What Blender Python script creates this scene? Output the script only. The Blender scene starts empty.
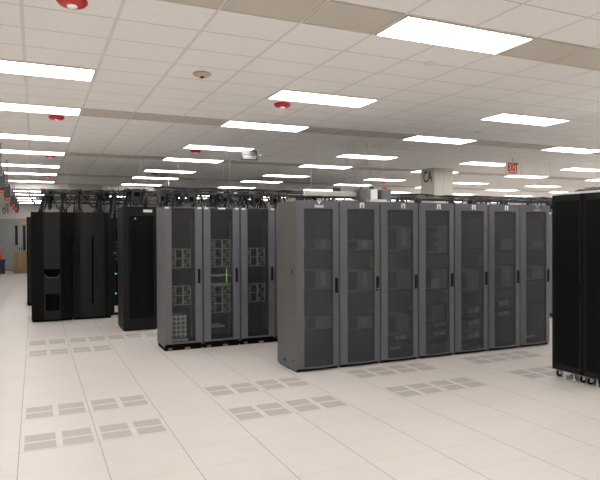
import bpy, bmesh, math, random
from mathutils import Vector, Matrix
random.seed(7)
SC = bpy.context.scene
COL = SC.collection
PI = math.pi
HC = 3.2746                      # ceiling height
CX, CY, CS, CR = -.0667, 3.8543, .61, .4561      # ceiling grid: origin, column pitch, row pitch
FX, FY, FS, FR = -.1293, 3.8113, .6096, .4485    # floor grid

# ------------------------------------------------------------------ materials
def new_mat(name):
    m = bpy.data.materials.new(name); m.use_nodes = True
    nt = m.node_tree; nt.nodes.clear()
    out = nt.nodes.new('ShaderNodeOutputMaterial')
    return m, nt, out

def N(nt, kind, **kw):
    n = nt.nodes.new(kind)
    for k, v in kw.items():
        if k.startswith('i_'):
            n.inputs[k[2:].replace('_', ' ')].default_value = v
        else:
            setattr(n, k, v)
    return n

def mat(name, col, rough=.5, metal=0., var=.06, scale=6., spec=.5, bump=0.):
    m, nt, out = new_mat(name)
    b = N(nt, 'ShaderNodeBsdfPrincipled')
    b.inputs['Roughness'].default_value = rough
    b.inputs['Metallic'].default_value = metal
    b.inputs['Specular IOR Level'].default_value = spec
    tc = N(nt, 'ShaderNodeTexCoord')
    nz = N(nt, 'ShaderNodeTexNoise'); nz.inputs['Scale'].default_value = scale
    nz.inputs['Detail'].default_value = 3
    nt.links.new(tc.outputs['Object'], nz.inputs['Vector'])
    cr = N(nt, 'ShaderNodeValToRGB')
    lo = [max(0, c * (1 - var)) for c in col]; hi = [min(1, c * (1 + var)) for c in col]
    cr.color_ramp.elements[0].color = (*lo, 1); cr.color_ramp.elements[0].position = .3
    cr.color_ramp.elements[1].color = (*hi, 1); cr.color_ramp.elements[1].position = .7
    nt.links.new(nz.outputs['Fac'], cr.inputs['Fac'])
    nt.links.new(cr.outputs['Color'], b.inputs['Base Color'])
    if bump:
        n2 = N(nt, 'ShaderNodeTexNoise'); n2.inputs['Scale'].default_value = 300
        nt.links.new(tc.outputs['Object'], n2.inputs['Vector'])
        bp = N(nt, 'ShaderNodeBump'); bp.inputs['Strength'].default_value = bump
        bp.inputs['Distance'].default_value = .002
        nt.links.new(n2.outputs['Fac'], bp.inputs['Height'])
        nt.links.new(bp.outputs['Normal'], b.inputs['Normal'])
    nt.links.new(b.outputs['BSDF'], out.inputs['Surface'])
    return m

def emit(name, col, strength):
    m, nt, out = new_mat(name)
    e = N(nt, 'ShaderNodeEmission'); e.inputs['Color'].default_value = (*col, 1)
    e.inputs['Strength'].default_value = strength
    nt.links.new(e.outputs[0], out.inputs['Surface'])
    return m

def screen_mat(name, col, alpha, rough=.45):
    """perforated metal / smoked screen: partly see-through"""
    m, nt, out = new_mat(name)
    b = N(nt, 'ShaderNodeBsdfPrincipled')
    b.inputs['Base Color'].default_value = (*col, 1); b.inputs['Roughness'].default_value = rough
    t = N(nt, 'ShaderNodeBsdfTransparent')
    tc = N(nt, 'ShaderNodeTexCoord')
    nz = N(nt, 'ShaderNodeTexNoise'); nz.inputs['Scale'].default_value = 3.
    nt.links.new(tc.outputs['Object'], nz.inputs['Vector'])
    ma = N(nt, 'ShaderNodeMath', operation='MULTIPLY_ADD')
    ma.inputs[1].default_value = .10; ma.inputs[2].default_value = alpha - .05
    nt.links.new(nz.outputs['Fac'], ma.inputs[0])
    mx = N(nt, 'ShaderNodeMixShader')
    nt.links.new(ma.outputs[0], mx.inputs['Fac'])
    nt.links.new(b.outputs['BSDF'], mx.inputs[1]); nt.links.new(t.outputs[0], mx.inputs[2])
    nt.links.new(mx.outputs[0], out.inputs['Surface'])
    return m

def grid_mat(name, ox, oy, sx, sy, wx, wy, base, linex, liney, tilevar, hue, rough, spec, noise_scale, noise_amt, bump=0.):
    """panel grid in the plane: base colour varied per panel, joint lines along both axes"""
    m, nt, out = new_mat(name)
    L = nt.links.new
    tc = N(nt, 'ShaderNodeTexCoord'); sp = N(nt, 'ShaderNodeSeparateXYZ')
    L(tc.outputs['Object'], sp.inputs[0])
    def axis(o, org, step, w):
        a = N(nt, 'ShaderNodeMath', operation='SUBTRACT'); L(o, a.inputs[0]); a.inputs[1].default_value = org
        d = N(nt, 'ShaderNodeMath', operation='DIVIDE'); L(a.outputs[0], d.inputs[0]); d.inputs[1].default_value = step
        fl = N(nt, 'ShaderNodeMath', operation='FLOOR'); L(d.outputs[0], fl.inputs[0])
        pp = N(nt, 'ShaderNodeMath', operation='PINGPONG'); L(d.outputs[0], pp.inputs[0]); pp.inputs[1].default_value = .5
        ls = N(nt, 'ShaderNodeMath', operation='LESS_THAN'); L(pp.outputs[0], ls.inputs[0]); ls.inputs[1].default_value = w / step / 2
        return fl.outputs[0], ls.outputs[0]
    ix, mx_ = axis(sp.outputs[0], ox, sx, wx)
    iy, my_ = axis(sp.outputs[1], oy, sy, wy)
    cb = N(nt, 'ShaderNodeCombineXYZ'); L(ix, cb.inputs[0]); L(iy, cb.inputs[1])
    wn = N(nt, 'ShaderNodeTexWhiteNoise', noise_dimensions='2D'); L(cb.outputs[0], wn.inputs['Vector'])
    ramp = N(nt, 'ShaderNodeValToRGB'); L(wn.outputs['Value'], ramp.inputs['Fac'])
    e = ramp.color_ramp.elements
    e[0].color = (*[c * (1 - tilevar) for c in base], 1)
    e[1].color = (*[c * (1 + tilevar) * h for c, h in zip(base, hue)], 1)
    nz = N(nt, 'ShaderNodeTexNoise'); nz.inputs['Scale'].default_value = noise_scale; nz.inputs['Detail'].default_value = 4
    L(tc.outputs['Object'], nz.inputs['Vector'])
    mr = N(nt, 'ShaderNodeMapRange'); L(nz.outputs['Fac'], mr.inputs['Value'])
    mr.inputs['From Min'].default_value = .3; mr.inputs['From Max'].default_value = .7
    mr.inputs['To Min'].default_value = 1 - noise_amt; mr.inputs['To Max'].default_value = 1 + noise_amt
    mul = N(nt, 'ShaderNodeVectorMath', operation='SCALE'); L(ramp.outputs['Color'], mul.inputs[0]); L(mr.outputs[0], mul.inputs['Scale'])
    m1 = N(nt, 'ShaderNodeMix', data_type='RGBA'); L(my_, m1.inputs['Factor'])
    L(mul.outputs[0], m1.inputs['A']); m1.inputs['B'].default_value = (*liney, 1)
    m2 = N(nt, 'ShaderNodeMix', data_type='RGBA'); L(mx_, m2.inputs['Factor'])
    L(m1.outputs['Result'], m2.inputs['A']); m2.inputs['B'].default_value = (*linex, 1)
    b = N(nt, 'ShaderNodeBsdfPrincipled'); b.inputs['Roughness'].default_value = rough
    b.inputs['Specular IOR Level'].default_value = spec
    L(m2.outputs['Result'], b.inputs['Base Color'])
    L(b.outputs['BSDF'], out.inputs['Surface'])
    return m

def grille_mat(name, a, b_, scale, upright=False):
    m, nt, out = new_mat(name)
    L = nt.links.new
    tc = N(nt, 'ShaderNodeTexCoord')
    vo = N(nt, 'ShaderNodeTexVoronoi'); vo.inputs['Scale'].default_value = scale; vo.inputs['Randomness'].default_value = 0
    vo.voronoi_dimensions = '2D'
    sp = N(nt, 'ShaderNodeSeparateXYZ'); cb = N(nt, 'ShaderNodeCombineXYZ')
    L(tc.outputs['Object'], sp.inputs[0]); L(sp.outputs[0], cb.inputs[0]); L(sp.outputs[2 if upright else 1], cb.inputs[1])
    L(cb.outputs[0], vo.inputs['Vector'])
    cr = N(nt, 'ShaderNodeValToRGB'); L(vo.outputs['Distance'], cr.inputs['Fac'])
    cr.color_ramp.elements[0].position = .32; cr.color_ramp.elements[0].color = (*b_, 1)
    cr.color_ramp.elements[1].position = .42; cr.color_ramp.elements[1].color = (*a, 1)
    b = N(nt, 'ShaderNodeBsdfPrincipled'); b.inputs['Roughness'].default_value = .55
    L(cr.outputs['Color'], b.inputs['Base Color']); L(b.outputs['BSDF'], out.inputs['Surface'])
    return m

M = {}
M['floor'] = grid_mat('floor_tiles', FX, FY, FS, FR, .007, .004, (.67, .63, .605), (.33, .30, .285), (.49, .455, .43), .010, (1.015, 1.0, .975), .38, .35, 3., .015)
M['ceiling'] = grid_mat('ceiling_tiles', CX, CY, CS, CR, .026, .009, (.945, .935, .915), (.80, .785, .77), (.54, .50, .46), .010, (1, 1, .995), .9, .1, 60., .02)
M['ceiling_plain'] = mat('ceiling_white', (.84, .82, .79), .8)
M['wall'] = mat('painted_wall', (.70, .68, .66), .8, scale=1.)
M['wall_pale'] = mat('pale_wall', (.72, .70, .67), .8, scale=1.)
M['soffit'] = mat('soffit_paint', (.60, .56, .52), .8, scale=1.)
M['lamp'] = emit('lamp_diffuser', (1, .982, .958), 12.2)
M['white_metal'] = mat('white_metal', (.72, .70, .66), .4)
M['vent'] = grille_mat('vent_grille', (.74, .69, .60), (.56, .51, .44), 60)
M['perf'] = grille_mat('perforated_steel', (.52, .49, .46), (.39, .365, .34), 110)
M['tile_top'] = mat('tile_laminate', (.675, .63, .60), .38, var=.02, spec=.35)
M['grey'] = mat('grey_enamel', (.112, .114, .128), .42, var=.04)
M['grey_side'] = mat('grey_side_enamel', (.118, .116, .118), .5, var=.05)
M['grey_mid'] = mat('lighter_grey_enamel', (.128, .130, .146), .42, var=.04)
M['screen'] = screen_mat('fine_mesh', (.060, .061, .067), .47)
M['screen_open'] = screen_mat('open_mesh', (.045, .046, .05), .62)
M['glass_dark'] = screen_mat('smoked_glass', (.004, .004, .004), .35, .3)
M['inner'] = mat('rack_inside', (.05, .05, .052), .6)
M['black'] = mat('black_enamel', (.0022, .0022, .0021), .55, var=.15, spec=.15)
M['black_soft'] = mat('black_panel', (.011, .011, .011), .55, var=.1, spec=.25)
M['black_gloss'] = mat('black_gloss', (.003, .003, .003), .35, var=.1, spec=.2)
M['deep'] = mat('black_void', (.004, .004, .004), .8, spec=.1)
M['cable'] = mat('black_cable', (.012, .012, .014), .5)
M['cable_grey'] = mat('grey_cable', (.16, .16, .17), .5)
M['cable_blue'] = mat('blue_cable', (.018, .02, .045), .5)
M['tray'] = mat('dark_tray_steel', (.045, .045, .048), .5)
M['chassis'] = mat('chassis_grey', (.42, .42, .45), .5)
M['chassis_dark'] = mat('chassis_dark', (.05, .05, .052), .5)
M['chassis_pale'] = mat('chassis_pale', (.9, .9, .9), .4)
M['silver'] = mat('bright_silver', (.88, .88, .87), .35)
M['bare'] = mat('bare_frame', (.85, .86, .84), .4)
M['honeycomb'] = grille_mat('silver_honeycomb', (.95, .95, .93), (.28, .28, .27), 15, True)
M['olive'] = mat('olive_board', (.40, .43, .20), .5)
M['led'] = emit('green_led', (.10, 1., .12), 5.)
M['led_teal'] = emit('teal_led', (.05, .9, .5), 2.)
M['led_bar'] = emit('lime_led_bar', (.45, 1., .12), .8)
M['label'] = mat('paper_label', (.85, .85, .80), .6)
M['emblem'] = mat('white_print', (.75, .75, .75), .5)
M['emblem_dim'] = mat('grey_print', (.42, .42, .43), .5)
M['red'] = mat('red_plastic', (.55, .018, .012), .35)
M['red_dull'] = mat('red_connector', (.55, .10, .06), .45)
M['red_sign'] = mat('red_print', (.62, .05, .03), .5)
M['dome'] = mat('clear_dome', (.85, .85, .85), .1)
M['beige'] = mat('beige_plastic', (.66, .52, .38), .5)
M['boxgrey'] = mat('box_grey', (.16, .165, .17), .5)
M['boxdark'] = mat('box_slate', (.04, .042, .048), .5)
M['column'] = mat('column_paint', (.74, .72, .64), .7, scale=2.)
M['lip'] = mat('notch_edge', (.075, .072, .055), .5)
M['seam'] = mat('seam_shadow_gap', (.32, .30, .27), .8)
M['print'] = mat('black_lettering', (.015, .015, .015), .6)
M['rubber'] = mat('rubber', (.004, .004, .004), .7, spec=.15)
M['cardboard'] = mat('cardboard', (.34, .22, .13), .8)
M['tape'] = mat('packing_tape', (.40, .29, .18), .4)
M['crate'] = mat('dark_blue_plastic', (.035, .04, .10), .5)
M['cone'] = mat('orange_plastic', (.85, .12, .03), .45)
M['door_grey'] = mat('door_grey', (.36, .365, .36), .6)
M['unit_grey'] = mat('unit_grey', (.42, .42, .42), .5)
M['slit'] = mat('dark_slit_glass', (.02, .022, .024), .15)
M['yellow'] = mat('yellow_board', (.62, .42, .14), .6)
M['top_lip'] = mat('bright_top_trim', (.85, .85, .85), .3)

# ------------------------------------------------------------------ mesh helpers
class MB:
    def __init__(s): s.bm = bmesh.new(); s.mi = 0
    def _mat(s, faces):
        for f in faces: f.material_index = s.mi
    def box(s, x0, x1, y0, y1, z0, z1, bev=0.):
        v = [s.bm.verts.new((x, y, z)) for z in (z0, z1) for y in (y0, y1) for x in (x0, x1)]
        fs = [s.bm.faces.new([v[i] for i in q]) for q in ((0, 2, 3, 1), (4, 5, 7, 6), (0, 1, 5, 4), (2, 6, 7, 3), (0, 4, 6, 2), (1, 3, 7, 5))]
        s._mat(fs)
        if bev:
            es = list({e for f in fs for e in f.edges})
            r = bmesh.ops.bevel(s.bm, geom=es, offset=bev, segments=2, affect='EDGES', profile=.6)
            s._mat(r['faces'])
        return s
    def prism(s, pts, z0, z1, bev=0.):
        """plan outline (counter-clockwise) raised from z0 to z1"""
        n = len(pts)
        a = [s.bm.verts.new((x, y, z0)) for x, y in pts]; b = [s.bm.verts.new((x, y, z1)) for x, y in pts]
        fs = [s.bm.faces.new(a[::-1]), s.bm.faces.new(b)]
        for i in range(n): fs.append(s.bm.faces.new([a[i], a[(i + 1) % n], b[(i + 1) % n], b[i]]))
        s._mat(fs)
        return s
    def extr(s, pts, y0, y1):
        """outline in XZ pushed from y0 to y1"""
        n = len(pts)
        a = [s.bm.verts.new((x, y0, z)) for x, z in pts]; b = [s.bm.verts.new((x, y1, z)) for x, z in pts]
        fs = [s.bm.faces.new(a), s.bm.faces.new(b[::-1])]
        for i in range(n): fs.append(s.bm.faces.new([a[(i + 1) % n], a[i], b[i], b[(i + 1) % n]]))
        s._mat(fs)
        return s
    def tube(s, pts, r, n=6, cap=True):
        pts = [Vector(p) for p in pts]
        rings = []
        up = Vector((0, 0, 1))
        for i, p in enumerate(pts):
            t = (pts[min(i + 1, len(pts) - 1)] - pts[max(i - 1, 0)]).normalized()
            a = t.cross(up)
            if a.length < .05: a = t.cross(Vector((1, 0, 0)))
            a.normalize(); b = a.cross(t)
            rings.append([s.bm.verts.new(p + r * (a * math.cos(2 * PI * k / n) + b * math.sin(2 * PI * k / n))) for k in range(n)])
        fs = []
        for q, w in zip(rings, rings[1:]):
            for k in range(n):
                fs.append(s.bm.faces.new([q[k], q[(k + 1) % n], w[(k + 1) % n], w[k]]))
        if cap: fs += [s.bm.faces.new(rings[0][::-1]), s.bm.faces.new(rings[-1])]
        for f in fs: f.smooth = True
        s._mat(fs)
        return s
    def lathe(s, prof, c, n=24, axis='z'):
        rings = []
        for r, h in prof:
            ring = []
            for k in range(n):
                a = 2 * PI * k / n
                p = (r * math.cos(a), r * math.sin(a), h)
                if axis == 'x': p = (h, r * math.cos(a), r * math.sin(a))
                if axis == 'y': p = (r * math.cos(a), h, r * math.sin(a))
                ring.append(s.bm.verts.new((c[0] + p[0], c[1] + p[1], c[2] + p[2])))
            rings.append(ring)
        fs = []
        for q, w in zip(rings, rings[1:]):
            for k in range(n): fs.append(s.bm.faces.new([q[k], q[(k + 1) % n], w[(k + 1) % n], w[k]]))
        for ring in (rings[0], rings[-1]):
            fs.append(s.bm.faces.new(ring))
        for f in fs: f.smooth = True
        s._mat(fs)
        return s
    def bowed(s, x0, x1, z0, z1, yf, thick, seg=10):
        """curved slab: front surface y = yf(x), of the given thickness"""
        cols = []
        for i in range(seg + 1):
            x = x0 + (x1 - x0) * i / seg; y = yf(x)
            cols.append([s.bm.verts.new((x, y, z0)), s.bm.verts.new((x, y, z1)), s.bm.verts.new((x, y + thick, z1)), s.bm.verts.new((x, y + thick, z0))])
        fs = []
        for a, b in zip(cols, cols[1:]):
            for k in range(4): fs.append(s.bm.faces.new([a[k], b[k], b[(k + 1) % 4], a[(k + 1) % 4]]))
        fs += [s.bm.faces.new(cols[0]), s.bm.faces.new(cols[-1][::-1])]
        s._mat(fs)
        return s
    def build(s, name, mats, parent=None, loc=None):
        bmesh.ops.recalc_face_normals(s.bm, faces=s.bm.faces)
        me = bpy.data.meshes.new(name); s.bm.to_mesh(me); s.bm.free()
        for m in (mats if isinstance(mats, (list, tuple)) else [mats]):
            me.materials.append(M[m] if isinstance(m, str) else m)
        o = bpy.data.objects.new(name, me); COL.objects.link(o)
        if parent: o.parent = parent
        if loc: o.location = loc
        return o

def tag(o, label, cat, group=None):
    o['label'] = label; o['category'] = cat
    if group: o['group'] = group
    return o
def thing(name, label, cat, loc=(0, 0, 0), rz=0., group=None):
    o = bpy.data.objects.new(name, None); COL.objects.link(o)
    o.empty_display_size = .1
    o.location = loc; o.rotation_euler = (0, 0, rz)
    return tag(o, label, cat, group)
def struct(o):
    o['kind'] = 'structure'; return o
def dup(root, loc, label, rz=None):
    r = root.copy(); COL.objects.link(r); r.location = loc; r['label'] = label
    if rz is not None: r.rotation_euler = (0, 0, rz)
    for ch in root.children:
        c = ch.copy(); COL.objects.link(c); c.parent = r
        for g in ch.children:
            d = g.copy(); COL.objects.link(d); d.parent = c
    return r
def text_mesh(name, body, size, mname, parent, loc, rot, sx=1., depth=.002, bold=0.):
    cu = bpy.data.curves.new(name, 'FONT'); cu.body = body; cu.size = size
    cu.offset = bold; cu.align_x = 'CENTER'; cu.align_y = 'CENTER'; cu.extrude = depth
    tmp = bpy.data.objects.new(name + '_tmp', cu); COL.objects.link(tmp)
    bpy.context.view_layer.update()
    me = bpy.data.meshes.new_from_object(tmp.evaluated_get(bpy.context.evaluated_depsgraph_get()))
    bpy.data.objects.remove(tmp)
    me.materials.clear(); me.materials.append(M[mname])
    o = bpy.data.objects.new(name, me); COL.objects.link(o)
    o.parent = parent; o.location = loc; o.rotation_euler = rot; o.scale = (sx, 1, 1)
    return o

# ------------------------------------------------------------------ camera
f_px, yaw, pitch, roll, eye = 583.05, .427, .0105, -.0046, 1.7441
fw = Vector((math.sin(yaw) * math.cos(pitch), math.cos(yaw) * math.cos(pitch), -math.sin(pitch)))
rt = Vector((math.cos(yaw), -math.sin(yaw), 0)); up = rt.cross(fw)
r2 = rt * math.cos(roll) + up * math.sin(roll); u2 = -rt * math.sin(roll) + up * math.cos(roll)
cam = bpy.data.cameras.new('camera'); cam.sensor_width = 36; cam.lens = f_px / 600 * 36
cam.clip_end = 200; cam.clip_start = .05
co = bpy.data.objects.new('camera', cam); COL.objects.link(co)
co.matrix_world = Matrix(((r2.x, u2.x, -fw.x, 0), (r2.y, u2.y, -fw.y, 0), (r2.z, u2.z, -fw.z, eye), (0, 0, 0, 1)))
SC.camera = co
def screen(p):
    d = Vector(p) - Vector((0, 0, eye)); z = d.dot(fw)
    if z <= .1: return None
    return 300 + f_px * d.dot(r2) / z, 240 - f_px * d.dot(u2) / z
def in_frame(p, mx=0, my=0):
    q = screen(p)
    return q is not None and -mx < q[0] < 600 + mx and -my < q[1] < 480 + my

# ------------------------------------------------------------------ room shell
X0, X1, Y0, Y1 = -9., 24., -7., 32.
struct(MB().box(X0, X1, Y0, Y1, -.12, 0).build('floor', 'floor'))
struct(MB().box(X0, X1, Y0, Y1, HC, HC + .12).build('ceiling', 'ceiling'))
struct(MB().box(X0 - .15, X0, Y0, Y1, -.12, HC + .12).build('wall_left', 'wall'))
struct(MB().box(X1, X1 + .15, Y0, Y1, -.12, HC + .12).build('wall_right', 'wall'))
struct(MB().box(X0, X1, Y0 - .15, Y0, -.12, HC + .12).build('wall_rear', 'wall'))
struct(MB().box(X0, X1, Y1, Y1 + .15, -.12, HC + .12).build('wall_back', 'wall_pale'))
SOF = 18.7
struct(MB().box(X0, X1, SOF, SOF + .25, HC - .19, HC).build('trim_1', 'soffit'))
struct(MB().box(X0, X1, Y1 - .03, Y1, 0, .12).build('baseboard_back', 'boxdark'))
# double door in the back wall
dr = struct(bpy.data.objects.new('door_1', None)); COL.objects.link(dr); dr.location = (-.645, Y1, 0)
MB().box(-1.10, -1.0, -.06, 0, 0, 2.55).box(1.0, 1.1, -.06, 0, 0, 2.55).box(-1.0, 1.0, -.06, 0, 2.45, 2.55).build('door_frame', 'door_grey', dr)
for sx in (-1, 1):
    lf = MB().box(min(0, sx) + .006, max(0, sx) - .006, -.045, 0, .02, 2.45, .004).build('door_leaf', 'door_grey', dr)
    MB().box(sx * .175 - .06, sx * .175 + .06, -.05, -.044, 1.1 - .15 * sx, 2.22).build('slit_window', 'slit', lf)
    MB().box(sx * .05 - .015, sx * .05 + .015, -.11, -.05, 1.0, 1.03).box(sx * .05 - .015, sx * .05 + .015, -.06, -.045, .92, 1.12).build('door_handle', 'deep', lf)
bb = thing('wall_board', 'yellow-tan notice board above the slit windows of the far door', 'board', (-.52, Y1 - .075, 2.36))
MB().box(-.24, .24, -.012, .012, -.09, .09).build('panel', 'yellow', bb)
mk = thing('wall_marker', 'black 01 painted on the far wall above the door', 'sign', (-1.27, Y1, 2.93))
text_mesh('lettering', '01', .42, 'print', mk, (0, -.004, 0), (PI / 2, 0, 0), .8)
struct(MB().box(-1.9, -1.72, Y1 - .25, Y1, 0, HC).build('trim_2', 'white_metal'))

# ------------------------------------------------------------------ ceiling lights and vents
ORD = ['nearest', 'second nearest', 'third nearest', 'fourth nearest', 'fifth nearest', 'sixth nearest', 'seventh nearest', 'eighth nearest',
       'ninth nearest', 'tenth nearest', 'eleventh nearest', 'twelfth nearest', 'thirteenth nearest', 'fourteenth nearest', 'fifteenth nearest', 'sixteenth nearest']
RUN = {-1: 'leftmost', 4: 'second-from-left', 9: 'third-from-left', 14: 'fourth-from-left', 19: 'fifth-from-left', 24: 'sixth-from-left', 29: 'seventh-from-left', 34: 'rightmost'}
ROWS = [-10, -5, -1, 4, 8, 13, 17, 22, 26, 31, 35, 40, 44, 49, 53, 58]
def make_light(loc, label):
    t = thing('ceiling_light', label, 'light', loc, 0, 'recessed fluorescent ceiling lights')
    a, b = CS - .012, CR / 2 - .010
    fr = MB()
    for q in ((-a, a, -b, -b + .016), (-a, a, b - .016, b), (-a, -a + .016, -b + .016, b - .016), (a - .016, a, -b + .016, b - .016)):
        fr.box(*q, -.012, 0)
    fr.build('frame', 'white_metal', t)
    MB().box(-a + .016, a - .016, -b + .016, b - .016, -.013, 0).build('diffuser', 'lamp', t)
    return t
proto = None
for i in (-6, -1, 4, 9, 14, 19, 24, 29, 34):
    cnt = 0
    for j in ROWS:
        if j > 44 and i >= 4: continue
        p = (CX + (i + 1) * CS, CY + (j + .5) * CR, HC)
        if p[0] > X1 - .7: continue
        vis = in_frame(p, 40, 10) and i in RUN
        if not vis and (j > 26 or i in (29, 34)): continue
        if vis:
            lab = 'white fluorescent ceiling light, %s in the %s run of lights' % (ORD[cnt], RUN[i]); cnt += 1
        else:
            lab = 'white fluorescent ceiling light beyond the edge of the picture'
        if proto is None: proto = make_light(p, lab)
        else: dup(proto, p, lab)
vproto = None
GAP = {1: 'first and second', 6: 'second and third', 11: 'third and fourth', 16: 'fourth and fifth', 21: 'fifth and sixth', 26: 'sixth and seventh'}
cnts = {}
for i0 in (1, 6, 11, 16, 21, 26):
    for j in (-1, 8, 17, 26, 35):
        for k in range(3):
            i = i0 + k
            p = (CX + (i + .5) * CS, CY + (j + .5) * CR, HC)
            if not in_frame(p, 60, 30): continue
            rr = {-1: 'nearest', 8: 'second', 17: 'third', 26: 'fourth', 35: 'farthest'}[j]
            lab = 'brown-grey ceiling vent, %s of three between %s light runs, %s vent row' % (('left', 'middle', 'right')[k], GAP[i0], rr)
            if vproto is None:
                vproto = thing('ceiling_vent', lab, 'vent', p, 0, 'ceiling return vents')
                a, b = CS / 2 - .010, CR / 2 - .008
                fr = MB()
                for q in ((-a, a, -b, -b + .012), (-a, a, b - .012, b), (-a, -a + .012, -b + .012, b - .012), (a - .012, a, -b + .012, b - .012)):
                    fr.box(*q, -.008, 0)
                fr.build('frame', 'vent', vproto)
                MB().box(-a + .012, a - .012, -b + .012, b - .012, -.004, 0).build('grille', 'vent', vproto)
            else: dup(vproto, p, lab)

# red strobes, smoke detector, small ceiling discs
def strobe(loc, label):
    t = thing('fire_strobe', label, 'fire strobe', loc, 0, 'red fire strobes on the ceiling')
    MB().lathe([(.092, 0), (.097, -.008), (.097, -.018), (.08, -.036), (.05, -.042)], (0, 0, 0), 28).build('base', 'red', t)
    MB().lathe([(.036, -.041), (.034, -.050), (.024, -.058), (.008, -.061)], (0, 0, 0), 20).build('lens', 'dome', t)
    return t
st = strobe((.235, 4.075, HC), 'red ceiling fire strobe at the top left, largest of the red strobes')
for p, l in (((.27, 8.16, HC), 'red ceiling fire strobe below the second light of the leftmost run'),
             ((.285, 12.2, HC), 'red ceiling fire strobe beneath the fourth light of the leftmost run'),
             ((.31, 16.35, HC), 'tiny red ceiling fire strobe farthest away in the leftmost light run'),
             ((2.66, 6.33, HC), 'red ceiling fire strobe just behind the large light in the centre'),
             ((2.68, 10.46, HC), 'red ceiling fire strobe left of the hanging emergency light'),
             ((2.72, 14.65, HC), 'small red ceiling fire strobe farthest back in the second light run'),
             ((9.37, 14.61, HC), 'small red ceiling fire strobe above the grey tap-off boxes')):
    dup(st, p, l)
sd = thing('smoke_detector', 'beige round smoke detector on the ceiling near the left', 'smoke detector', (1.46, 5.44, HC))
MB().lathe([(.075, 0), (.085, -.006), (.085, -.016), (.062, -.030), (.05, -.032)], (0, 0, 0), 28).build('base', 'beige', sd)
MB().lathe([(.018, -.031), (.018, -.044), (.012, -.048)], (0, 0, 0), 16).build('sensor_tip', 'print', sd)
dk = tag(MB().lathe([(.055, 0), (.06, -.003), (.055, -.008), (.02, -.010)], (0, 0, 0), 24).build('sprinkler_cover', 'ceiling_plain', None, (3.25, 4.30, HC)), 'faint round sprinkler cover behind the largest ceiling light', 'sprinkler cover', 'ceiling sprinkler covers')
d2 = dk.copy(); COL.objects.link(d2); d2.location = (6.1, 6.9, HC); d2['label'] = 'faint round sprinkler cover below the light at the upper right'

# hanging emergency light
t = thing('emergency_light', 'black-framed emergency light box hung under a ceiling light in the centre', 'emergency light', (3.55, 10.0, HC))
MB().box(-.15, .15, -.01, 0, -.03, -.015).box(-.15, -.135, -.01, 0, -.19, -.03).box(.135, .15, -.01, 0, -.19, -.03).box(-.135, .135, -.01, 0, -.19, -.178).build('frame', 'tray', t)
MB().box(-.135, .135, -.006, 0, -.178, -.03).build('panel', 'boxgrey', t)
MB().box(-.12, .12, -.03, -.008, -.175, -.12).build('lens', 'unit_grey', t)
MB().tube([(-.1, -.005, -.02), (-.1, -.005, 0)], .006).tube([(.1, -.005, -.02), (.1, -.005, 0)], .006).build('hanger', 'tray', t)
MB().tube([(.15, -.005, -.1), (.19, -.005, -.1)], .008).lathe([(.012, -.07), (.028, -.05), (.03, -.02), (.015, 0)], (.21, 0, -.10), 16, 'y').build('lamp_head', 'dome', t)

# exit sign
t = thing('exit_sign', 'white hanging EXIT sign with red letters', 'sign', (8.86, 9.0, 3.045))
MB().box(-.175, .175, 0, .04, -.125, .125, .006).build('housing', 'white_metal', t)
text_mesh('lettering', 'EXIT', .235, 'red_sign', t, (-.01, -.004, .025), (PI / 2, 0, 0), .56, .003, .010)
MB().box(-.12, .10, -.005, 0, -.095, -.072).build('underline', 'red_sign', t)
MB().tube([(0, .02, .124), (0, .02, HC - 3.045)], .012).build('stem', 'white_metal', t)

# column
cl = thing('building_column', 'white square column marked CA rising to the ceiling', 'column', (8.50, 11.10, 0))
MB().box(0, .27, 0, .52, 0, HC, .004).box(.275, .55, 0, .52, 0, HC, .004).build('casing', 'column', cl)
MB().box(.262, .283, .003, .5, 0, HC).build('seam', 'seam', cl)
text_mesh('lettering', 'CA', .37, 'print', cl, (-.003, .25, HC - .20), (PI / 2, 0, -PI / 2), .66, .002, .002)

# ------------------------------------------------------------------ perforated floor tiles
TS = [(0, 3, 'front pair of perforated tiles at the left'), (0, 5, 'second pair of perforated tiles at the left'),
      (0, 12, 'third pair of perforated tiles at the left'), (0, 14, 'farthest perforated tiles before the black cabinets'),
      (3, 3, 'front pair left of the grey rack row'), (3, 5, 'pair beside the corner of the grey rack row'),
      (6, 3, 'front pair before the middle of the grey rack row'), (6, 5, 'pair touching the front of the middle grey racks'),
      (9, 3, 'pair beside the caster of the black rack'), (9, 5, 'pair at the right end of the grey rack row')]
tp = None
def perf(i, j, lab):
    global tp
    p = (FX + (i + .5) * FS, FY + (j + .5) * FR, 0)
    if tp is None:
        tp = thing('perforated_floor_tile', lab, 'floor tile', p, 0, 'perforated airflow floor tiles')
        a, b = FS / 2 - .004, FR / 2 - .003
        MB().box(-a, a, -b, b, -.0, .0012).build('panel', 'tile_top', tp)
        for sx in (-1, 1):
            for y0, y1 in ((-.195, -.018), (.018, .195)):
                x0, x1 = sorted((sx * .026, sx * .268))
                MB().box(x0, x1, y0, y1, .0012, .0018).build('grille', 'perf', tp)
    else: dup(tp, p, lab)
for i, j, l in TS:
    perf(i, j, 'perforated floor tile, left one of the ' + l)
    perf(i + 1, j, 'perforated floor tile, right one of the ' + l)
perf(2, 14, 'perforated floor tile in front of the black labelled rack')
perf(3, 14, 'perforated floor tile at the left of the three open-fronted grey racks')

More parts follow.
